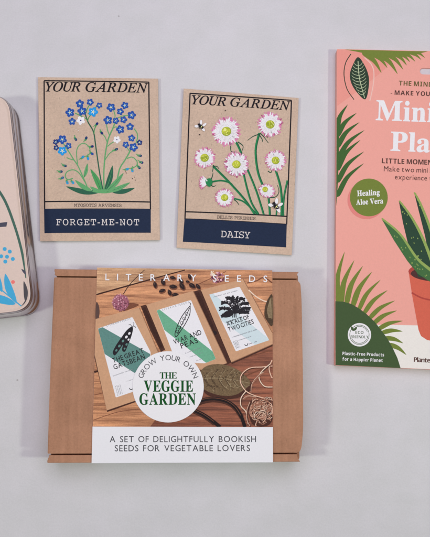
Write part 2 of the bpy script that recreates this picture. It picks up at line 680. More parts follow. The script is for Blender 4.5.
# daisies
root, zt, puff = packet('kraft seed packet printed with white pink-tipped daisies and two black bees',
                        [(183.6, 87.4), (299.0, 97.0), (292.0, 254.6), (176.4, 247.2)],
                        [(190, 92.3), (291.7, 99.4), (286.9, 224), (184.9, 218.6), (185.3, 211.4), (287.3, 216)], PK)
t = Ink(zt, lift=1e-4)
t.text('YOUR', 'serif_italic', (188.7, 103.1), (225.6, 105.5), 9.1, BLACK, weight=0.014)
t.text('GARDEN', 'serif_italic', (229.0, 105.7), (288.0, 109.6), 9.1, BLACK, weight=0.014)
t.build('title_lettering', root, puff)
t = Ink(zt, lift=1e-4)
t.text('BELLIS PERENNIS', 'slab', (217, 218.4), (255.5, 220.0), 3.0, BROWNK, space=0.6)
t.build('species_lettering', root, puff)
t = Ink(zt, lift=1e-4)
t.poly([(184.4, 218.4), (287.0, 224), (286.3, 246.9), (182.7, 241.3)], NAVY)
band = t.build('name_band', root, puff)
t = Ink(zt, lift=1.8e-4)
t.text('DAISY', 'slab', (221, 236.9), (250, 238.2), 6.4, PALE, weight=-0.004)
t.build('name_lettering', band, puff)
SG = ink('stem_green_ink', (36, 122, 72))
SGD = ink('stem_dark_ink', (34, 74, 56))
PET = ink('petal_white_ink', (226, 222, 224), 0.5, 0.05)
PINK = ink('petal_pink_ink', (200, 122, 160), 0.5, 0.08)
PINKD = ink('petal_deep_pink_ink', (170, 78, 122), 0.5, 0.08)
PSH = ink('petal_grey_ink', (186, 176, 180), 0.5, 0.06)
YG = ink('lime_ink', (178, 186, 62))
YGD = ink('olive_lime_ink', (140, 154, 48))
YGL = ink('pale_lime_ink', (214, 218, 130))
t = Ink(zt, lift=1e-4)
for pts, w in (([(213, 166), (229, 182), (245, 200), (254.5, 213.8)], 2.2), ([(211, 182), (221, 180.6), (230, 183), (234, 188)], 1.8),
               ([(243.5, 173), (247, 188), (251.7, 203), (258.5, 214)], 2.0), ([(246, 166), (256, 190), (263.8, 214.4)], 2.0),
               ([(259.4, 133), (255.7, 150), (258, 172), (264, 188)], 2.3), ([(275.8, 170), (280.5, 186), (282, 202), (281.6, 215.2)], 2.3),
               ([(287.6, 180), (284, 198), (283.4, 215.3)], 1.9), ([(268.5, 196), (269.4, 206), (270, 214.6)], 2.2),
               ([(234, 198.5), (244, 202), (257, 214)], 1.6), ([(236, 142), (240, 150), (246, 166)], 2.2), ([(277, 208), (276.4, 215)], 1.6)):
    t.line(pts, w, SG)
    t.line([(x + w * 0.28, y + .2) for x, y in pts], w * 0.28, SGD)
for pts in ([(259.6, 134), (253, 136.5), (247.6, 140.4)], [(260, 133), (264, 137), (268.4, 143)], [(258.6, 134), (262, 139), (262.6, 142)],
            [(231, 142), (231, 151), (235.5, 152)], [(238, 142), (243, 146), (242, 151)], [(213, 166), (217, 166.5), (219, 169)],
            [(213.4, 165), (213, 169), (212.4, 172)], [(211, 180), (212.6, 175.5), (213, 172.6)], [(210.6, 184), (213, 186.5), (216, 185.4)],
            [(268, 197), (275, 197), (279, 192), (277.6, 185)], [(268, 171), (271, 172.4), (272.6, 168)], [(234, 199.6), (237, 202), (239, 205)]):
    t.line(pts, 1.1, SGD, w2=0.5)


def daisy(x, y, r, cr, sq=1.0, rot=0.0, cx=0.0, cy=0.0, n=34, a0=0.0, a1=2 * math.pi):
    bx, by = x + cx, y + cy
    for layer, f in enumerate((1.0, 0.92, 0.72)):
        for k in range(n):
            a = a0 + (a1 - a0) * (k + 0.5 * layer + 0.45 * random.random()) / n
            rr = r * f * random.uniform(0.88, 1.06)
            ex, ey = rr * math.cos(a), rr * math.sin(a) * sq
            ex, ey = ex * math.cos(rot) - ey * math.sin(rot), ex * math.sin(rot) + ey * math.cos(rot)
            at = lambda q: (bx + (x + ex - bx) * q, by + (y + ey - by) * q)
            w = r * random.uniform(0.085, 0.125)
            pr = lambda q: 0.45 + 0.65 * math.sin(math.pi * min(1, q * 0.9 + 0.02)) ** 0.8
            if layer < 2:
                t.line([at(.25), at(1)], w, (PINK if random.random() < .85 else PINKD) if layer == 0 or k % 3 == 0 else PET, n=5, profile=pr)
                t.line([at(.25), at(random.uniform(.76, .86))], w * 0.86, PET, n=5, profile=pr)
                if k % 2:
                    t.line([at(.36), at(random.uniform(.7, .95))], r * 0.03, PSH if k % 4 == 1 else BROWNK, smooth=False)
            else:
                t.line([at(.25), at(1)], w * .8, PET, n=5, profile=pr)
                t.line([at(.4), at(.95)], r * 0.022, PSH, smooth=False)
    if cr:
        bx, by = x + cx, y + cy
        t.disc(bx, by, cr, YGD, 20, cr * 0.95)
        t.disc(bx - .1 * cr, by - .1 * cr, cr * 0.86, YG, 20, cr * 0.8)
        for k in range(14):
            a, q = random.random() * 6.28, cr * 0.75 * math.sqrt(random.random())
            t.disc(bx + q * math.cos(a), by + q * math.sin(a), cr * 0.09, YGL if k % 2 else YGD, 6)


daisy(226.4, 131.4, 15.0, 4.9)
t.disc(225.0, 129.6, 1.5, YGL, 10)
daisy(204.6, 157.8, 11.0, 4.3)
daisy(270.2, 124.4, 13.0, 4.5)
daisy(275.6, 160.4, 11.0, 4.1)
daisy(236.4, 164.6, 13.0, 4.3)
daisy(224.6, 197.8, 9.6, 3.7)
daisy(267.0, 191.0, 8.8, 2.9, 0.8, 0.3, -1.9, -1.4)
daisy(208.4, 182.5, 9.4, 0, n=14, a0=2.35, a1=4.0)
t.blob([(205.6, 180), (210.5, 178.6), (212.6, 183), (209.6, 187), (206.4, 184.6)], SG)


def bee(x, y, s, rot):
    c, q = math.cos(rot), math.sin(rot)
    R = lambda u, v: (x + (u * c - v * q) * s, y + (u * q + v * c) * s)
    for u, v, rx, ry, a in ((-1.6, -3.4, 2.7, 1.3, 1.1), (3.6, 1.6, 2.7, 1.3, 0.4), (-3.6, 2.0, 2.4, 1.4, 2.8), (2.6, -3.0, 2.4, 1.2, 2.0)):
        px, py = R(u, v)
        t.disc(px, py, rx * s, WHT, 14, ry * s, a + rot)
    for u, v, rr in ((-2.2, -0.4, 1.5), (-0.2, 0.1, 1.9), (2.0, 0.5, 1.4)):
        px, py = R(u, v)
        t.disc(px, py, rr * s, BLACK, 12)
    px, py = R(0.9, 0.3)
    t.disc(px, py, 0.5 * s, YGL, 8, 1.3 * s, rot)
    for u, v in ((-2.5, 2.6), (0, 3.0), (2.2, 2.8), (-3.4, -2.2)):
        t.line([R(u * .4, v * .3), R(u, v)], 0.5 * s, BLACK, smooth=False)


bee(200.8, 126.2, 0.98, 0.5)
bee(275.8, 205.8, 1.2, 0.6)
for x, y in ((225.3, 110.4), (199.6, 134.6), (267.5, 137.2)):
    t.disc(x, y, 0.6, BROWNK, 8)
t.build('flower_print', root, puff)

# ------------------------------------------------------------------ gift box
K_BOX = kraft('box_cardboard', (160, 119, 94), 0.10, 0.4)
nt = K_BOX.node_tree
b = nt.nodes['Principled BSDF']
old = b.inputs['Base Color'].links[0].from_socket
flute = noise(nt, objcoord(nt, (1, .06, 1)), 330, 2, .5)
blot = noise(nt, objcoord(nt), 24, 5, .65)
k = mixrgb(nt, 'MULTIPLY', 1.0, old, ramp(nt, flute, [(.3, (.92, .915, .91)), (.7, (1.06, 1.06, 1.06))]))
k = mixrgb(nt, 'MULTIPLY', 1.0, k, ramp(nt, blot, [(.3, (.86, .85, .82)), (.7, (1.10, 1.10, 1.11))]))
nt.links.new(k, b.inputs['Base Color'])
ZB = 0.0245
c0 = P(175, 366, 0)
gift = thing('gift_box', 'brown cardboard gift box in a photo sleeve with a round white badge', 'gift box', (c0.x, c0.y, 0))
bm = bmesh.new()
prism(bm, rounded([P(54.8, 271, ZB), P(299, 273.4, ZB), P(300.6, 460.4, ZB), P(48.4, 461.6, ZB)], 0.001), 0.0, ZB - 0.0075, 0.0003)
link('box_tray', bm, K_BOX, gift)
bm = bmesh.new()
lid = [P(54.2, 277.4, ZB), P(296.6, 280.0, ZB), P(300.4, 283, ZB), P(301.6, 300, ZB), P(303, 380, ZB), P(303.2, 430, ZB), P(301.4, 449, ZB), P(298.6, 452.6, ZB),
       P(47.6, 453.6, ZB), P(50.0, 380, ZB)]
prism(bm, rounded(lid, [0.0004, .001, .002, .006, .01, .006, .003, .001, .0004, .01]), ZB - 0.0074, ZB, 0.0005)
link('lid_panel', bm, K_BOX, gift)
bm = bmesh.new()
prism(bm, [P(54.6, 269.0, ZB), P(298.8, 272.0, ZB), P(296.6, 274.6, ZB), P(297.2, 278.6, ZB), P(56.0, 276.0, ZB), P(54.4, 274.6, ZB), P(55.6, 272.6, ZB), P(54.2, 271, ZB)],
      ZB - 0.0074, ZB - 0.0002, 0.0003)
link('lid_flap', bm, K_BOX, gift)
bm = bmesh.new()
prism(bm, [P(49.2, 455.2, ZB), P(297.6, 454.2, ZB), P(296.8, 456.6, ZB), P(300.2, 461.8, ZB), P(47.4, 463.0, ZB), P(47.0, 461, ZB), P(48.4, 458.6, ZB)],
      ZB - 0.0074, ZB - 0.0002, 0.0003)
link('lid_flap', bm, K_BOX, gift)

SLEEVE = ink('white_sleeve_card', (213, 214, 219), 0.45, 0.02, 0.3)
ZS = ZB + 0.0006
s_tl, s_tr, s_br, s_bl = (97.0, 267.3), (272.4, 270.0), (273.0, 462.6), (91.6, 463.4)
bm = bmesh.new()
prism(bm, [P(*s_tl, ZS), P(*s_tr, ZS), P(*s_br, ZS), P(*s_bl, ZS)], 0.0004, ZS, 0.0004)
sleeve = link('paper_sleeve', bm, SLEEVE, gift)

# the printed picture
W1 = wood('printed_pale_planks', (138, 90, 62), (226, 176, 134), 0.26)
W2 = wood('printed_warm_planks', (108, 64, 42), (214, 156, 112), 0.26)
W3 = wood('printed_red_planks', (62, 35, 29), (156, 96, 70), 0.26)
SEAM = ink('printed_seam', (58, 36, 30), 0.5, 0.2)
SHD = ink('printed_deep_brown', (70, 44, 36), .5, .25)
SEAM2 = ink('printed_soft_seam', (112, 70, 52), 0.5, 0.2)
KR = kraft('printed_kraft', (186, 145, 112), 0.08, 0.2, 0.5)
KRE = ink('printed_kraft_edge', (140, 102, 76))
LAB = ink('printed_label', (214, 214, 216), 0.5, 0.03)
TEAL = ink('printed_teal', (88, 128, 120))
MINT = ink('printed_mint', (100, 160, 128))
ICE = ink('printed_ice', (188, 204, 206), 0.5, 0.03)
DK = ink('printed_black', (38, 36, 40))
GREY = ink('printed_grey', (128, 130, 134))
DSEED = ink('printed_seed', (44, 34, 34))
DSEED2 = ink('printed_seed_light', (86, 66, 60))
p = Ink(ZS)
L_, R_ = lambda y: s_tl[0] + (s_bl[0] - s_tl[0]) * (y - 267.3) / 196.0 + 0.15, lambda y: 272.3 + 0.6 * (y - 270) / 192
top = lambda x: 267.6 + (x - 97) * 0.0154
p.poly([(97.1, 267.6), (272.3, 270.3), (272.6, 318), (L_(360), 360)], W1)
p.poly([(L_(294.6), 294.6), (150, 279.6), (186, 270.2), (272.3, 270.4), (272.6, 427.2), (L_(427), 427)], W2)
p.poly([(L_(366), 366), (175, 350), (272.5, 318), (272.9, 427.2), (L_(427), 427)], W2)
p.poly([(150, 427), (176, 392), (210, 368), (236, 362), (272.6, 345), (272.9, 427.1)], W3)
p.line([(L_(294.5), 294.6), (150, 279.6), (185, 270.0)], 1.5, SEAM, w2=1.0, smooth=False)
p.line([(L_(372), 372), (102, 370), (112, 367)], 2.2, SEAM, w2=0.6)
p.line([(196.5, 285), (226, 271.5)], 0.7, SEAM2)
for pts, w in (([(231, 364), (245, 358), (272.4, 350)], 1.2), ([(206, 398), (222, 389), (250, 374), (272.4, 366)], 1.4), ([(94.4, 395), (107, 392)], 0.6),
               ([(93.6, 420), (118, 412), (140, 409)], 0.6)):
    p.line(pts, w, SEAM2)
p.poly([(140.6, 306), (146, 304.6), (157, 326), (166, 349), (161, 352), (150, 330)], SHD)
p.poly([(142.4, 308), (145, 307), (158, 334), (163, 348), (160.6, 348.6), (150, 327)], SEAM)
p.poly([(194, 291.4), (200.4, 289.6), (216, 325), (232, 363), (227.4, 364), (210, 328)], SHD)
p.poly([(195.6, 293), (199, 292), (212, 322), (216.6, 334), (212.4, 335.6), (206, 320)], SEAM)
p.disc(214, 333, 3.0, DSEED, 12, 2.4)
# thistle head, pods, twigs
TH = [ink('printed_mauve', (150, 92, 106)), ink('printed_dark_mauve', (96, 54, 66)), ink('printed_pale_mauve', (208, 164, 172))]
p.blob([(123, 311), (132, 308.5), (139, 305), (133, 303), (126, 304)], SEAM2)
p.line([(123.4, 294), (131, 283), (144.5, 270)], 0.8, DSEED, w2=0.6)
p.disc(120.6, 302.6, 8.3, TH[0], 24)
for k in range(150):
    a, q = random.random() * 6.28, 8.3 * math.sqrt(random.random())
    x, y = 120.6 + q * math.cos(a), 302.6 + q * math.sin(a)
    mt = TH[1] if (x - 120.6) * 0.6 + (y - 302.6) > random.uniform(-3, 7) else random.choice(TH)
    p.line([(x, y), (x + 1.1 * math.cos(a), y + 1.1 * math.sin(a))], 0.6, mt, smooth=False)
for k in range(60):
    a, q = random.random() * 6.28, 5.2 * math.sqrt(random.random())
    x, y = 217 + q * 1.4 * math.cos(a), 277.5 + q * math.sin(a)
    p.disc(x, y, random.uniform(.5, 1.2), random.choice(TH), 7)
CRM = ink('printed_cream_fluff', (226, 200, 176))
for k in range(26):
    a, q = random.random() * 6.28, 3.2 * math.sqrt(random.random())
    p.disc(212.4 + q * math.cos(a), 273.6 + q * .8 * math.sin(a), random.uniform(.4, .9), CRM, 7)
p.blob([(L_(303), 303), (98.6, 305), (99.6, 312), (98.4, 319), (L_(320), 320)], DSEED2)
for x, y, r, a in ((155, 284.6, 3.6, 1.3), (163, 282, 3.8, 1.2), (172.6, 277.6, 3.3, .2), (181, 280.6, 3.6, 1.0), (189.6, 276.6, 3.2, 1.2), (162, 290.6, 3.6, -.3),
                   (173, 286.6, 4.2, 0.1), (169.6, 292.4, 3.6, 1.1), (182, 286, 4.4, 1.0), (192, 285.4, 4.2, .6), (198, 286.4, 3.4, .9), (175, 294.6, 3.6, -.1),
                   (187.6, 281.5, 2.4, .3)):
    p.disc(x + .5, y + .9, r, SEAM2, 14, r * .62, a)
    p.blob([(x + r * math.cos(a), y + r * math.sin(a)), (x - r * .5 * math.sin(a), y + r * .5 * math.cos(a)), (x - r * .9 * math.cos(a), y - r * .9 * math.sin(a)),
            (x + r * .5 * math.sin(a), y - r * .5 * math.cos(a))], DSEED)
    p.line([(x - r * .5 * math.cos(a) - .4, y - r * .5 * math.sin(a) - .5), (x + r * .3 * math.cos(a) - .3, y + r * .3 * math.sin(a) - .5)], .5, DSEED2, smooth=False)
# small packets lying on the planks


def soft(pts, r=1.3):
    return [(v.x, v.y) for v in rounded([Vector((x, y, 0)) for x, y in pts], r, 4)]


def small_text(a, b_, cap, mt=GREY, n=16):
    L = math.hypot(b_[0] - a[0], b_[1] - a[1])
    d = ((b_[0] - a[0]) / L, (b_[1] - a[1]) / L)
    x = 0.0
    while x < L:
        w = random.uniform(.35, .8) * cap * .8
        if random.random() < .86:
            q = (a[0] + d[0] * x, a[1] + d[1] * x)
            p.line([q, (q[0] + d[0] * w * .8, q[1] + d[1] * w * .8)], cap * random.uniform(.5, 1), mt, smooth=False)
        x += w + cap * .18


p.poly([(L_(320), 320.4), (139.6, 308.4), (160.4, 356), (143, 399.5), (107.2, 412), (L_(358), 358)], SHD)
p.poly([(L_(319), 319), (139.3, 307.6), (159, 354), (143, 398), (106.8, 410.4), (L_(355), 355)], KR)
p.line([(139.3, 307.6), (159, 354)], 0.7, KRE, smooth=False)
p.poly(soft([(98, 328.4), (132.4, 317), (150.6, 352), (150, 386), (115.8, 397.6)]), LAB)
p.poly([(98.4, 330), (98.4, 328.7), (102.6, 327.2), (150.2, 354), (150, 360), (134.6, 373), (104.7, 354)], TEAL)
p.text('LITERARY SEEDS', 'sans', (107, 326.6), (130.6, 319.4), 1.9, GREY)
p.blob([(132.4, 326.5), (131.6, 333), (126, 340), (118, 352), (114.6, 355.4), (112.8, 352.4), (115.6, 346), (121, 338), (127, 330)], DK)
p.blob([(132.8, 327.5), (131.8, 335), (127.6, 346), (125, 351.6), (122.2, 350.4), (123.2, 344), (127, 335)], DK)
for x, y, r, mt in ((129.4, 333.4, 1.5, LAB), (126.4, 337, 1.6, LAB), (123, 341, 1.5, TEAL), (119.4, 346, 1.5, TEAL), (116.4, 350.4, 1.3, TEAL), (128.6, 339.6, 1.2, LAB),
                    (126.6, 344.4, 1.3, TEAL), (124.6, 348.6, 1.1, TEAL)):
    p.disc(x, y, r, mt, 10, r * .75, 2.2)
p.line([(132, 327), (130.4, 324.5), (128.6, 325)], .5, DK)
p.line([(132.4, 327), (134, 324), (133, 322.4)], .5, DK)
p.line([(132.4, 327), (135, 326.6), (135.6, 328)], .5, DK)
p.text('THE GREAT', 'sans', (113.4, 363), (144, 352.4), 4.7, DK, mode='scale', gap=.2, weight=0.012)
p.text('GATSBEAN', 'sans', (114.4, 369.6), (145.4, 358.6), 4.9, DK, mode='scale', gap=.2, weight=0.012)
small_text((113, 376), (132, 369.6), 1.2)
small_text((126, 381.6), (135, 378.6), .9)
for k in range(4):
    small_text((115.4 + k * 1.5, 386 - k * .6), (117.8 + k * 1.5, 395.4 - k * .6), .8, GREY)
p.ring(131.2, 387.6, 1.9, .7, DK, 14, -0.4, 2.9)

p.poly([(146.3, 306), (194, 291.6), (228.6, 364), (205, 371.4), (174, 366)], SHD)
p.poly([(146.3, 304.8), (193, 290.9), (227, 363.2), (203.6, 370), (172, 366)], KR)
p.line([(193, 290.9), (227, 363.2), (203.6, 370)], .7, KRE, smooth=False)
p.poly(soft([(156.5, 310.3), (191, 300), (215.9, 359), (205, 363.3), (176, 362)]), LAB)
p.poly([(157, 311.4), (157.4, 310.2), (159.4, 309.4), (212.6, 351.4), (215.6, 358.4), (215, 359.3), (206, 362.8), (164.4, 330)], MINT)
p.text('LITERARY SEEDS', 'sans', (162.6, 310.8), (189.4, 303), 1.8, GREY)
for off, mt in ((0, DK), (1, None)):
    pass
pod = [(190.2, 306), (189.8, 314), (186, 322.6), (180.6, 331), (176.4, 336.6), (175, 334), (177.4, 326), (181.6, 317), (186.6, 310)]
p.line(pod + pod[:1], .8, DK)
p.line([(189.6, 308), (185, 318), (177, 334)], .7, DK)
for x, y in ((186.6, 314), (184.2, 318.6), (181.8, 323), (179.4, 327.6), (177.6, 331.6)):
    p.ring(x, y, 1.5, .5, DK, 14)
p.line([(190, 306), (190.6, 303.6), (189, 302.6)], .6, DK)
p.text('WAR AND', 'sans', (174.6, 344.6), (202, 334.2), 5.0, DK, mode='scale', gap=.2, weight=0.012)
p.text('PEAS', 'sans', (181.6, 348.6), (198.4, 342.4), 5.2, DK, mode='scale', gap=.2, weight=0.012)
small_text((184.4, 353.6), (200.8, 347.6), 1.1)
small_text((190, 357), (203, 352.2), .9)
small_text((196, 361), (203, 358.4), .8)

p.poly([(201, 291.4), (244, 280), (272.4, 334), (272.6, 346), (232, 364)], SHD)
p.poly([(201, 290), (243.2, 279.2), (272.4, 333), (272.6, 344.2), (231.4, 362.3)], KR)
p.line([(243.2, 279.2), (272.4, 333)], .7, KRE, smooth=False)
p.line([(272.6, 344.2), (231.4, 362.3)], .7, KRE, smooth=False)
p.poly(soft([(209.3, 294.6), (239.5, 286.6), (269.2, 340.2), (235.8, 351.4)]), LAB)
p.poly([(209.3, 294.6), (213, 293.6), (268, 338), (269.2, 340.2), (255, 345), (222, 321)], ICE)
small_text((213, 297.2), (237.4, 290.6), 1.1)
for ex, ey in ((219.6, 309), (221.6, 303), (226.4, 299), (232, 297), (238.4, 297.6), (244.4, 299.6), (248.6, 304), (250, 309), (221.6, 316.4), (248.6, 312.4)):
    q = spline([(235, 313), ((235 + ex) / 2, min(313, ey) + (3.0 if abs(ex - 235) < 8 else .4) - abs(ex - 235) * .05), (ex, ey)], 6)
    p.line(q, 1.6, DK, w2=2.0, smooth=False)
    for k in range(4, len(q)):
        for sg in (-1, 1):
            dx, dy = q[k][0] - q[k - 1][0], q[k][1] - q[k - 1][1]
            L = math.hypot(dx, dy)
            p.disc(q[k][0] - dy / L * sg * 1.3 * random.uniform(.5, 1.1), q[k][1] + dx / L * sg * 1.3 * random.uniform(.5, 1.1), random.uniform(.6, 1.1), DK, 7)
for k in range(14):
    x, y = random.uniform(224, 247), random.uniform(299, 309)
    p.line([(x, y), (x + (x - 235) * .12, y - 1.6)], .45, LAB, smooth=False)
p.blob([(234, 311), (230, 311.6), (224, 314.6), (222.6, 317), (227, 317.6), (232, 315.6)], DK)
for k in range(3):
    p.line([(233.4 + k * 1.1, 311), (232.6 + k * 1.8, 317.6)], .9, DK, smooth=False)
small_text((226, 322.4), (243, 316.6), 1.4, DK)
p.text('A KALE OF', 'sans', (227.4, 326.2), (249.6, 318.6), 4.2, DK, mode='scale', gap=.2, weight=0.012)
p.text('TWO CITIES', 'sans', (229.0, 331.8), (254.0, 323.4), 4.4, DK, mode='scale', gap=.2, weight=0.012)
small_text((232, 337.4), (257, 329.4), 1.1)
small_text((238.4, 340.4), (251, 336.4), .9)
for k in range(4):
    small_text((233.2 + k * 1.2, 341.4 - k * .4), (236.6 + k * 1.2, 348.6 - k * .4), .7)
p.ring(246.2, 344, 1.6, .6, DK, 12, -0.4, 2.9)
small_text((249, 344), (256.6, 341.4), 1.3, GREY)
# leaf, twine and black cord
LF = [ink('printed_leaf', (106, 88, 64), .5, .35), ink('printed_leaf_dark', (74, 59, 44), .5, .3), ink('printed_leaf_light', (134, 118, 90), .5, .25)]
p.blob([(201, 377), (209, 368), (224, 367), (239, 372), (253, 386), (240, 397), (222, 399), (205, 393)], SHD)
p.blob([(198, 376), (204, 367.6), (214, 364.2), (226, 365), (237, 369.4), (246, 376.4), (250.4, 383.4), (243, 390.6), (234, 395.2), (222, 395.6), (210, 392.4), (200, 386)], LF[0])
p.line([(199, 378.6), (215, 378), (232, 379.6), (249.6, 383.2)], 1.2, LF[2], w2=.5)
for x in (204, 211, 218, 225, 232, 239):
    h = 11.5 - abs(x - 218) * .2
    p.line([(x, 378.4), (x + 4, 374), (x + 7, 379.4 - h)], .8, LF[1], w2=.3)
    p.line([(x, 378.8), (x + 4, 385), (x + 9, 379 + h)], .8, LF[1], w2=.3)
    p.line([(x + 1.4, 379.6), (x + 6, 386), (x + 11, 378 + h)], .9, LF[2] if x > 214 else LF[1], w2=.3)
    p.line([(x + 2, 377), (x + 6, 372), (x + 9, 380 - h)], .6, LF[2], w2=.2)
for k in range(70):
    x, y = random.uniform(203, 244), random.uniform(367, 392)
    if ((x - 224) / 24) ** 2 + ((y - 380) / 14) ** 2 < .85:
        p.disc(x, y, random.uniform(.5, 1.5), LF[2] if (x > 226 and y > 381) or random.random() < .2 else LF[1], 7, .5, random.random() * 3)
CORD = ink('printed_black_cord', (34, 28, 28))
for pts, w in (([(193, 404), (203, 400), (214, 398.6), (226, 401), (235, 407), (241, 416), (245, 427)], 3.4), ([(193, 409.6), (204, 415), (214, 422), (220, 427)], 3.6)):
    p.line([(x + .8, y + 1.4) for x, y in pts[:-1]], w + 1.2, SHD)
    p.line(pts, w, CORD)
    p.line([(x - .3, y - .7) for x, y in pts[:-1]], .5, SEAM2)
TW = [ink('printed_twine', (206, 164, 138), .5, .2), ink('printed_twine_shade', (142, 96, 76), .5, .2), ink('printed_twine_light', (226, 192, 168), .5, .15)]
tw = [[(272.4, 366), (262, 367), (250, 368), (242, 374), (240.4, 382), (246, 391), (256, 396), (272.6, 400)], [(272, 360), (269, 368), (271, 376), (272.4, 378)],
      [(272.4, 387), (264, 386), (259, 378), (262, 371), (270, 364)], [(251, 392), (252, 384), (258, 376), (264, 372)],
      [(246, 391), (241, 398), (241, 406), (246, 412), (248, 424)], [(256, 397), (248, 396), (243, 399)], [(250, 402), (247, 410), (247, 420), (250, 426)]]
p.blob([(250, 402), (258, 399), (268, 401), (272, 406), (272.3, 420), (266, 426), (254, 425), (249, 415)], SHD)
for k in range(54):
    cx, cy, a0 = 262 + random.uniform(-7, 7), 411 + random.uniform(-7, 7), random.random() * 6.28
    rx, ry, tl = random.uniform(3, 11), random.uniform(3, 12), random.random() * 3
    span = random.uniform(2, 5)
    pt = []
    for q in range(6):
        u, v = rx * math.cos(a0 + q * span / 5), ry * .6 * math.sin(a0 + q * span / 5)
        pt.append((min(272.2, cx + u * math.cos(tl) - v * math.sin(tl)), max(397, min(425.5, cy + u * math.sin(tl) + v * math.cos(tl)))))
    tw.append(pt)
for pts in tw:
    thin = .95 if len(pts) > 6 or len(pts) < 6 else .5
    p.line([(min(272.4, x + .4), y + .6) for x, y in pts], thin + .3, random.choice([TW[1], SHD]))
    p.line(pts, thin, random.choice([TW[0], TW[0], TW[2], TW[1]]))
    p.line([(x - .15, y - .15) for x, y in pts], thin * .3, random.choice([TW[2], TW[1]]))
p.line([(248.6, 290), (256, 296.6), (264, 301), (272.4, 302.6)], 1.2, TW[2])
p.line([(247, 283), (256, 281), (264, 277.6), (272.3, 283)], .9, SEAM2)
p.blob([(272.5, 296), (268.6, 298), (265.6, 305), (264.4, 314), (266.4, 320), (272.6, 325)], LF[1])
p.blob([(272.5, 298), (270, 301), (267.6, 307), (267, 313), (270, 317), (272.5, 318)], LF[0])
for k in range(5):
    p.line([(270.6, 298 + k), (267.6 + k * .9, 309), (268.6 + k * .7, 318)], .5, LF[2])
p.build('sleeve_photo', sleeve)
t = Ink(ZS)
# a white caption panel and badge are printed over the picture
t.lift = 4e-7 * (len(p.items) + 60) + 3e-5
zl = t.lift
t.text('LITERARY', 'sans', (105.4, 280.2), (196.4, 281.3), 6.4, WHT, weight=0.012)
t.text('SEEDS', 'sans', (212.8, 281.6), (267.2, 282.2), 6.4, WHT, weight=0.012)
t.build('title_lettering', sleeve)
t = Ink(ZS, lift=zl)
CAPT = ink('caption_grey_ink', (70, 70, 74))
t.poly([(L_(426.6) - .1, 426.6), (272.9, 427.0), (272.95, 462.2), (91.7, 463.0)], SLEEVE)
t.text('A SET OF DELIGHTFULLY BOOKISH', 'sans', (109.8, 442.1), (256, 442.0), 6.0, CAPT, mode='scale', weight=0.006, space=.8, gap=.2)
t.text('SEEDS FOR VEGETABLE LOVERS', 'sans', (114.8, 451.2), (250, 451.0), 6.0, CAPT, mode='scale', weight=0.006, space=.8, gap=.2)
t.build('caption_panel', sleeve)
t = Ink(ZS, lift=zl)
BDG = ink('badge_white_ink', (218, 218, 224), .45, .02)
GRN = ink('badge_green_ink', (20, 76, 34))
t.disc(168.2, 386.8, 35.6, BDG, 72)
t.arc_text('GROW YOUR OWN', 'sans', 168.2, 386.8, 29.2, math.radians(-72), math.radians(72), 5.3, CAPT)
t.text('THE', 'serif_bold', (159.8, 378.6), (177, 378.6), 6.3, GRN)
t.text('VEGGIE', 'serif_bold', (143.8, 391.6), (193.2, 391.6), 11.0, GRN, mode='scale', gap=.07, weight=0.008)
t.text('GARDEN', 'serif_bold', (139.4, 404.7), (195.8, 404.7), 11.2, GRN, mode='scale', gap=.08, weight=0.008)
t.build('round_badge', sleeve)

# ------------------------------------------------------------------ plant kit carton
ZC = 0.007
CP = ink('carton_pink', (218, 150, 136), .5, .03, .3)
CPD = ink('carton_deep_pink', (212, 138, 124), .5, .03, .3)
CSD = ink('carton_shadow_pink', (206, 124, 116), .5, .03)
c0 = P(444, 208, 0)
kit = thing('plant_kit_carton', 'pink plant kit carton showing an aloe in a terracotta pot', 'carton', (c0.x, c0.y, 0))
bm = bmesh.new()
outer = [P(336.9, 49.0, ZC), P(552, 53.5, ZC), P(548, 374.5, ZC), P(335.3, 365.3, ZC)]
outer = rounded(outer, .0006, 2)
slot = [P(x, y, ZC) for x, y in
        [(423 + 3.2 * math.cos(a), 71.2 + 3.2 * math.sin(a)) for a in [math.pi * (.5 + k / 8) for k in range(9)]] +
        [(462 + 3.2 * math.cos(a), 72.4 + 3.2 * math.sin(a)) for a in [math.pi * (1.5 + k / 8) for k in range(9)]]]
ov = [[bm.verts.new(v + Vector((0, 0, dz))) for v in outer] for dz in (0, -ZC + 0.0003)]
sv = [[bm.verts.new(v + Vector((0, 0, dz))) for v in slot] for dz in (0, -0.0012)]
tri = tessellate_polygon([outer, slot])
for f in tri:
    try:
        bm.faces.new([(ov[0] + sv[0])[i] for i in f])
    except ValueError:
        pass
bm.faces.new(ov[1])
bm.faces.new(sv[1]).material_index = 1
for rg in (ov, sv):
    n = len(rg[0])
    for i in range(n):
        j = (i + 1) % n
        bm.faces.new((rg[0][i], rg[0][j], rg[1][j], rg[1][i]))
bmesh.ops.recalc_face_normals(bm, faces=bm.faces)
link('carton_body', bm, [CP, ink('slot_grey_card', (186, 182, 186), .6, .03)], kit)

OLV = ink('carton_olive', (106, 120, 52), .5, .06)
DGR = ink('carton_forest', (62, 82, 50), .5, .05)
FRN = ink('carton_fern', (58, 92, 46), .5, .06)
VDG = ink('carton_leaf_dark', (44, 60, 46), .5, .06)
VEN = ink('carton_vein', (176, 188, 150), .5, .05)
CRE = ink('carton_cream', (222, 212, 204), .5, .03)
PPK = ink('carton_pale_pink', (230, 178, 166), .5, .03)
CTX = ink('carton_brown_ink', (84, 58, 52), .5, .06)
COL_ = ink('carton_olive_text', (96, 88, 52), .5, .06)
CWH = ink('carton_white_ink', (228, 224, 226), .5, .03)
TER = ink('carton_terracotta', (194, 94, 74), .5, .05)
TERD = ink('carton_terracotta_dark', (160, 66, 58), .5, .05)
TERL = ink('carton_terracotta_light', (220, 122, 100), .5, .05)
SOIL = ink('carton_soil', (74, 46, 44), .5, .1)
ALO = ink('carton_aloe', (62, 100, 58), .5, .06)
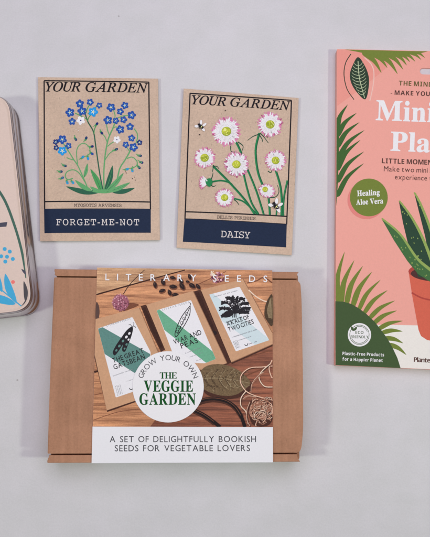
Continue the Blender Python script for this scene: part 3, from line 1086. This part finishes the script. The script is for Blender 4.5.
ALD = ink('carton_aloe_dark', (42, 66, 50), .5, .06)
ALL = ink('carton_aloe_edge', (132, 154, 82), .5, .06)

t = Ink(ZC)
t.poly([(337.1, 50), (400, 51), (384, 70), (362, 88), (337, 106)], CPD)
t.poly([(335.6, 324), (549, 327.5), (547.8, 374.2), (335.5, 365.1)], CRE)
t.poly([(345, 49.5), (358, 49.7), (428, 51.4), (420, 53.4), (400, 55.6), (388, 56.4), (372, 55), (358, 52)], OLV)
for rt, tp, w in (((362, 52), (381.4, 73), 6.4), ((370, 53), (387.4, 68), 5.6), ((376, 53), (397.6, 74), 6.4), ((384, 53), (403.2, 69.6), 5.6), ((392, 53), (406.8, 65.4), 4.8),
                  ((397, 53), (410, 62), 4.4), ((402, 53), (415.2, 61.6), 4.2), ((409, 52.6), (421.2, 59.8), 3.8), ((414, 52), (425, 58), 3.2)):
    t.leaf(rt, tp, w * .8, OLV, bend=-.10, fat=.28)
t.line([(350.9, 54), (345.6, 63), (344.0, 75), (347, 89), (354, 99.6)], .9, VDG, w2=.8)
t.line([(364.4, 57.5), (371, 64), (373.8, 72), (373.2, 85), (369.8, 101)], 1.0, PPK)
t.blob([(358, 57.1), (364.4, 65), (368.6, 76), (368.6, 88), (365.3, 99.4), (357.4, 93), (351.6, 84), (349.8, 74.6), (352.6, 65.4)], VDG)
t.line([(358, 61), (359.4, 78), (364.6, 98)], .8, VEN, w2=.6)
for k in range(10):
    y = 65 + k * 3.2
    cx = 358.3 + (y - 62) * .012 + max(0, y - 78) * .22 * .9
    w = 7.4 * math.sin(math.pi * min(.95, (y - 57) / 44)) ** .8
    t.line([(cx, y + 1), (cx - w * .6, y - .2), (cx - w * .92, y - 2.2)], .5, VEN, w2=.35)
    t.line([(cx, y + 1), (cx + w * .6, y - .4), (cx + w * .92, y - 2.8)], .5, VEN, w2=.35)
t.poly([(336.6, 118), (338.6, 122), (339.2, 140), (338.4, 170), (337.2, 196), (336.2, 206)], FRN)
for tp, ry in (((347.7, 104.6), 128), ((356.6, 113), 134), ((359.4, 122.3), 145), ((364.4, 130.2), 158), ((360.4, 140), 168), ((364, 151.6), 180), ((363.8, 163.4), 194)):
    t.leaf((337.2, ry + 3), tp, 5.0, FRN, bend=-.10, fat=.26)
hill = [(335.4, 301.2), (343, 301.6), (351, 303.8), (359, 308.4), (366.7, 314.2), (374.5, 321.6), (381, 329.8), (387.4, 338.6), (392.7, 348), (397.4, 358), (400.6, 368.1)]
for tp, rt in (((344.6, 251.7), (339, 307)), ((354.2, 260.3), (341, 307)), ((362.8, 266), (346, 307)), ((371.9, 271.8), (352, 309)), ((380.5, 279.8), (358, 312)),
               ((387.5, 290.3), (363, 315)), ((394.8, 300.7), (368, 320)), ((396.8, 310.6), (372, 325)), ((402.6, 320.9), (377, 330)), ((402.6, 331.4), (381, 333)),
               ((403.1, 343.2), (384, 338)), ((406.3, 354.8), (388, 344))):
    t.leaf(rt, tp, 5.6 if tp[0] < 375 else 4.6, OLV, bend=-.08, fat=.30)
for i, (pts, fcs, mt, sl) in enumerate(t.items):
    if mt in (FRN, OLV):
        t.items[i] = ([(max(x, 337.0 - (y - 49) * .005), max(y, 49.4 + (x - 337) * .021)) for x, y in pts], fcs, mt, sl)
t.poly(hill + [(335.5, 365.1)], DGR)
# pot and aloe
t.poly([(408.5, 271), (412, 294.6), (418.5, 330), (421, 336), (427, 340), (440, 342.4), (456, 342.6), (470, 339), (474, 334), (480, 297), (484, 272)], TER)
t.poly([(462, 285), (484, 272), (480, 297), (474, 334), (470, 339), (460, 341)], TERL)
t.disc(446.2, 271.5, 37.8, TERD, 40, 10.4)
t.disc(446.2, 273.6, 35.4, SOIL, 40, 8.6)
t.line([(411.6, 292.6), (424, 298.6), (446, 301.6), (468, 299.4), (480.6, 294)], 1.6, TERD)


def aloe(lft, rgt, body, edge, side, dots):
    t.poly(lft + rgt[::-1], body)
    src = rgt if side > 0 else lft
    t.line(src, 1.6, edge, w2=3.4)
    s = spline(src, 9)
    for k in range(2, len(s), 2):
        x, y = s[k]
        t.poly([(x - .9, y - .9), (x + 1.5 * side, y - .3), (x - .6, y + 1.0)], edge)
    for k in range(dots):
        q = random.uniform(.2, .95)
        f = random.uniform(.2, .75)
        sl, sr = spline(lft, 10), spline(rgt, 10)
        a, b_ = sl[int(q * (len(sl) - 1))], sr[int(q * (len(sr) - 1))]
        t.disc(a[0] + (b_[0] - a[0]) * f, a[1] + (b_[1] - a[1]) * f, .5, ALL, 6, .8, -.3)


aloe([(414, 192.4), (419, 212), (425, 236), (432, 272)], [(414.3, 192.4), (421, 205), (431, 231), (444, 275)], ALD, ALL, 1, 8)
aloe([(462, 190), (458, 214), (452, 240), (446, 276)], [(462.4, 190), (464, 214), (464, 240), (460, 277)], ALD, ALL, 1, 8)
aloe([(398.8, 200.8), (403, 223), (409, 248), (418, 277)], [(399.3, 200.8), (412, 218), (424.6, 242.5), (438, 279)], ALD, ALL, 1, 16)
aloe([(506, 216), (492, 234), (474, 258), (462, 276)], [(507, 217), (500, 240), (486, 262), (472, 279)], ALO, ALL, -1, 10)
aloe([(381.4, 218.5), (394, 240.5), (407.4, 261), (418, 274), (432, 283)], [(381.8, 218.4), (400, 234), (416, 257), (428, 268), (446, 281)], ALO, ALL, 1, 20)
t.build('plant_print', kit)
zl = 4e-7 * (len(t.items) + 60) + 3e-5
t = Ink(ZC, lift=zl)
t.text('THE MIND', 'bold', (398.8, 85.4), (432.6, 86.9), 4.7, COL_, space=.55)
t.text('- MAKE YOUR', 'bold', (390.6, 94.7), (434.4, 96.4), 4.5, CTX, space=.55)
t.text('M', 'serif_bold', (375.6, 120.0), (401.8, 121.0), 19.6, CWH, mode='scale', weight=0.01)
t.text('ini', 'serif_bold', (403.0, 121.0), (434.0, 122.2), 19.6, CWH, mode='scale', gap=.07, weight=0.01)
t.text('Pla', 'serif_bold', (390.3, 150.6), (429.8, 152.2), 18.8, CWH, mode='scale', gap=.05, weight=0.01)
t.text('LITTLE MOMENTS', 'bold', (381.8, 163.2), (440.6, 165.2), 4.9, CTX, space=.5)
t.text('Make two mini h', 'sans', (383.8, 171.3), (432.6, 173.0), 5.2, CTX, mode='scale', gap=.17, space=.5)
t.text('experience the', 'sans', (394.8, 179.3), (438.4, 181), 5.0, CTX, mode='scale', gap=.17, space=.5)
t.build('title_lettering', kit)
t = Ink(ZC, lift=zl)
t.disc(366.4, 200.2, 18.9, CSD, 48)
t.disc(368.8, 197.5, 18.9, OLV, 48)
t.text('Healing', 'serif_bold', (357.2, 196.2), (379.8, 194.8), 5.4, CWH, mode='scale', gap=.06, weight=0.012)
t.text('Aloe Vera', 'serif_bold', (356.2, 205.0), (383.2, 203.4), 5.4, CWH, mode='scale', gap=.06, weight=0.012)
t.build('healing_badge', kit)
t = Ink(ZC, lift=zl)
t.disc(359.4, 334.8, 11.7, CWH, 40)
t.ring(359.4, 334.8, 9.7, .5, DGR)
t.ring(359.4, 334.8, 8.5, .5, DGR, 40, .5, 2.7)
t.ring(359.4, 334.8, 8.5, .5, DGR, 40, 4.4, 5.9)
t.leaf((353.6, 331.0), (351, 326.4), 2.6, DGR)
t.leaf((353.8, 330.8), (357, 326.6), 2.4, DGR)
t.text('ECO', 'bold', (355.4, 333.8), (363.4, 333.9), 2.9, DGR)
t.text('FRIENDLY', 'bold', (350.6, 338.2), (368.6, 338.4), 2.8, DGR)
t.build('eco_badge', kit)
t = Ink(ZC, lift=zl)
t.text('Plastic-free Products', 'bold', (342.4, 355.0), (384, 356.4), 3.2, CWH, mode='scale', gap=.2, space=.6)
t.text('for a Happier Planet', 'bold', (342.4, 360.6), (382.6, 362.0), 3.2, CWH, mode='scale', gap=.2, space=.6)
t.build('slogan_lettering', kit)
t = Ink(ZC, lift=zl)
t.text('Plante S', 'bold', (413.8, 361.8), (435, 362.8), 4.6, CTX, space=.4)
t.build('footer_lettering', kit)

# ------------------------------------------------------------------ tin
ZT = 0.0235
TCR = ink('tin_cream_enamel', (198, 179, 165), .32, .04, .5)
TMET = metal('tin_bare_metal', (192, 186, 184), .24)
TBLU = ink('tin_blue', (40, 150, 190), .35, .05, .5)
TGRN = ink('tin_green', (38, 84, 66), .35, .06, .5)
TNVY = ink('tin_navy', (48, 50, 66), .35, .08, .5)
TBLK = ink('tin_black', (52, 48, 50), .35, .08, .5)
TRED = ink('tin_coral', (224, 104, 96), .35, .05, .5)
e_r = Vector((.994, -.113))
e_d = Vector((.113, .994))
br = Vector((33.8, 310.5))


def tin_ring(inset, z, rad):
    """rounded rectangle of the lid, traced at the lid's height then kept plumb"""
    a = [br - e_r * inset - e_d * inset, br - e_r * inset - e_d * (219 - inset), br - e_r * (150 - inset) - e_d * (219 - inset), br - e_r * (150 - inset) - e_d * inset]
    pts = [P(v.x, v.y, ZT) for v in a]
    return [Vector((q.x, q.y, z)) for q in rounded(pts, rad * PX, 10)]


def loft(name, profile, mat, parent, cap_top=True):
    bm = bmesh.new()
    prev = None
    for inset, z, rad in profile:
        cur = [bm.verts.new(v) for v in tin_ring(inset, z, rad)]
        if prev:
            n = len(cur)
            for i in range(n):
                j = (i + 1) % n
                bm.faces.new((prev[i], prev[j], cur[j], cur[i]))
        prev = cur
    if cap_top:
        bm.faces.new(prev)
    bmesh.ops.recalc_face_normals(bm, faces=bm.faces)
    return link(name, bm, mat, parent, smooth=True)


c0 = P(-45, 208, 0)
tin = thing('storage_tin', 'cream metal tin with rounded corners and blue leaves, beside the forget-me-not packet', 'tin', (c0.x, c0.y, 0))
loft('tin_body', [(2.5, 0.0003, 19), (0.2, 0.0003, 20), (-.8, 0.0008, 21), (-1.1, 0.0016, 21), (-.6, 0.0024, 21), (.8, 0.0028, 20), (1.0, .012, 20), (1.0, .020, 20)], TMET, tin, False)
lid_ob = loft('tin_lid', [(1.2, .0125, 20), (-.2, .0122, 20), (-.6, .0126, 20), (-.4, .0134, 20), (0, .0138, 20), (0, ZT - .0036, 20), (0, ZT - .0028, 20), (2.2, ZT - .0026, 20), (2.2, ZT - .0017, 20), (.1, ZT - .0015, 20), (.3, ZT - .0010, 20), (.8, ZT - .0004, 19.6),
                          (1.3, ZT - .0001, 19.2)], TMET, tin, False)
face = loft('lid_face', [(1.3, ZT - .0001, 19.2), (2.0, ZT, 18.6), (3.0, ZT - .0003, 18), (4.0, ZT - .0005, 17), (4.6, ZT - .0005, 16.6)], TCR, tin)
t = Ink(ZT - .0005)
t.line([(-30, 158), (-10, 180), (4, 199), (14, 224), (21.5, 250), (26.6, 278)], 2.9, TGRN, w2=2.4)
t.poly([(-6, 223.4), (7.4, 222), (6.4, 226.6), (-6, 227.6)], TNVY)
for x, y in ((4.7, 249), (9.8, 251.6), (12.8, 259), (7, 256.7), (5.3, 261.6), (1.2, 256.3)):
    t.disc(x, y, 2.0, TBLU, 16)
t.leaf((16.8, 303.4), (5.2, 273.6), 7.2, TBLU, bend=-.06, fat=.5)
t.leaf((15.6, 304), (-18, 298), 8.0, TBLU, bend=.06, fat=.45)
t.leaf((2, 292), (-4, 268), 6.0, TBLU, bend=-.05)
t.leaf((-3, 291), (-24, 280), 6.0, TBLU, bend=.05)
t.line([(-12, 279), (4, 292), (22.4, 307)], 1.2, TBLU)
t.leaf((28, 275.5), (21.4, 269), 2.6, TNVY)
t.leaf((25.6, 301.6), (23.8, 281), 4.2, TBLK, bend=.05)
t.line([(19.4, 309.6), (25, 302.4), (28.4, 295)], 1.8, TBLK)
t.disc(13, 282, 1.9, TRED, 16)
t.build('lid_print', face)
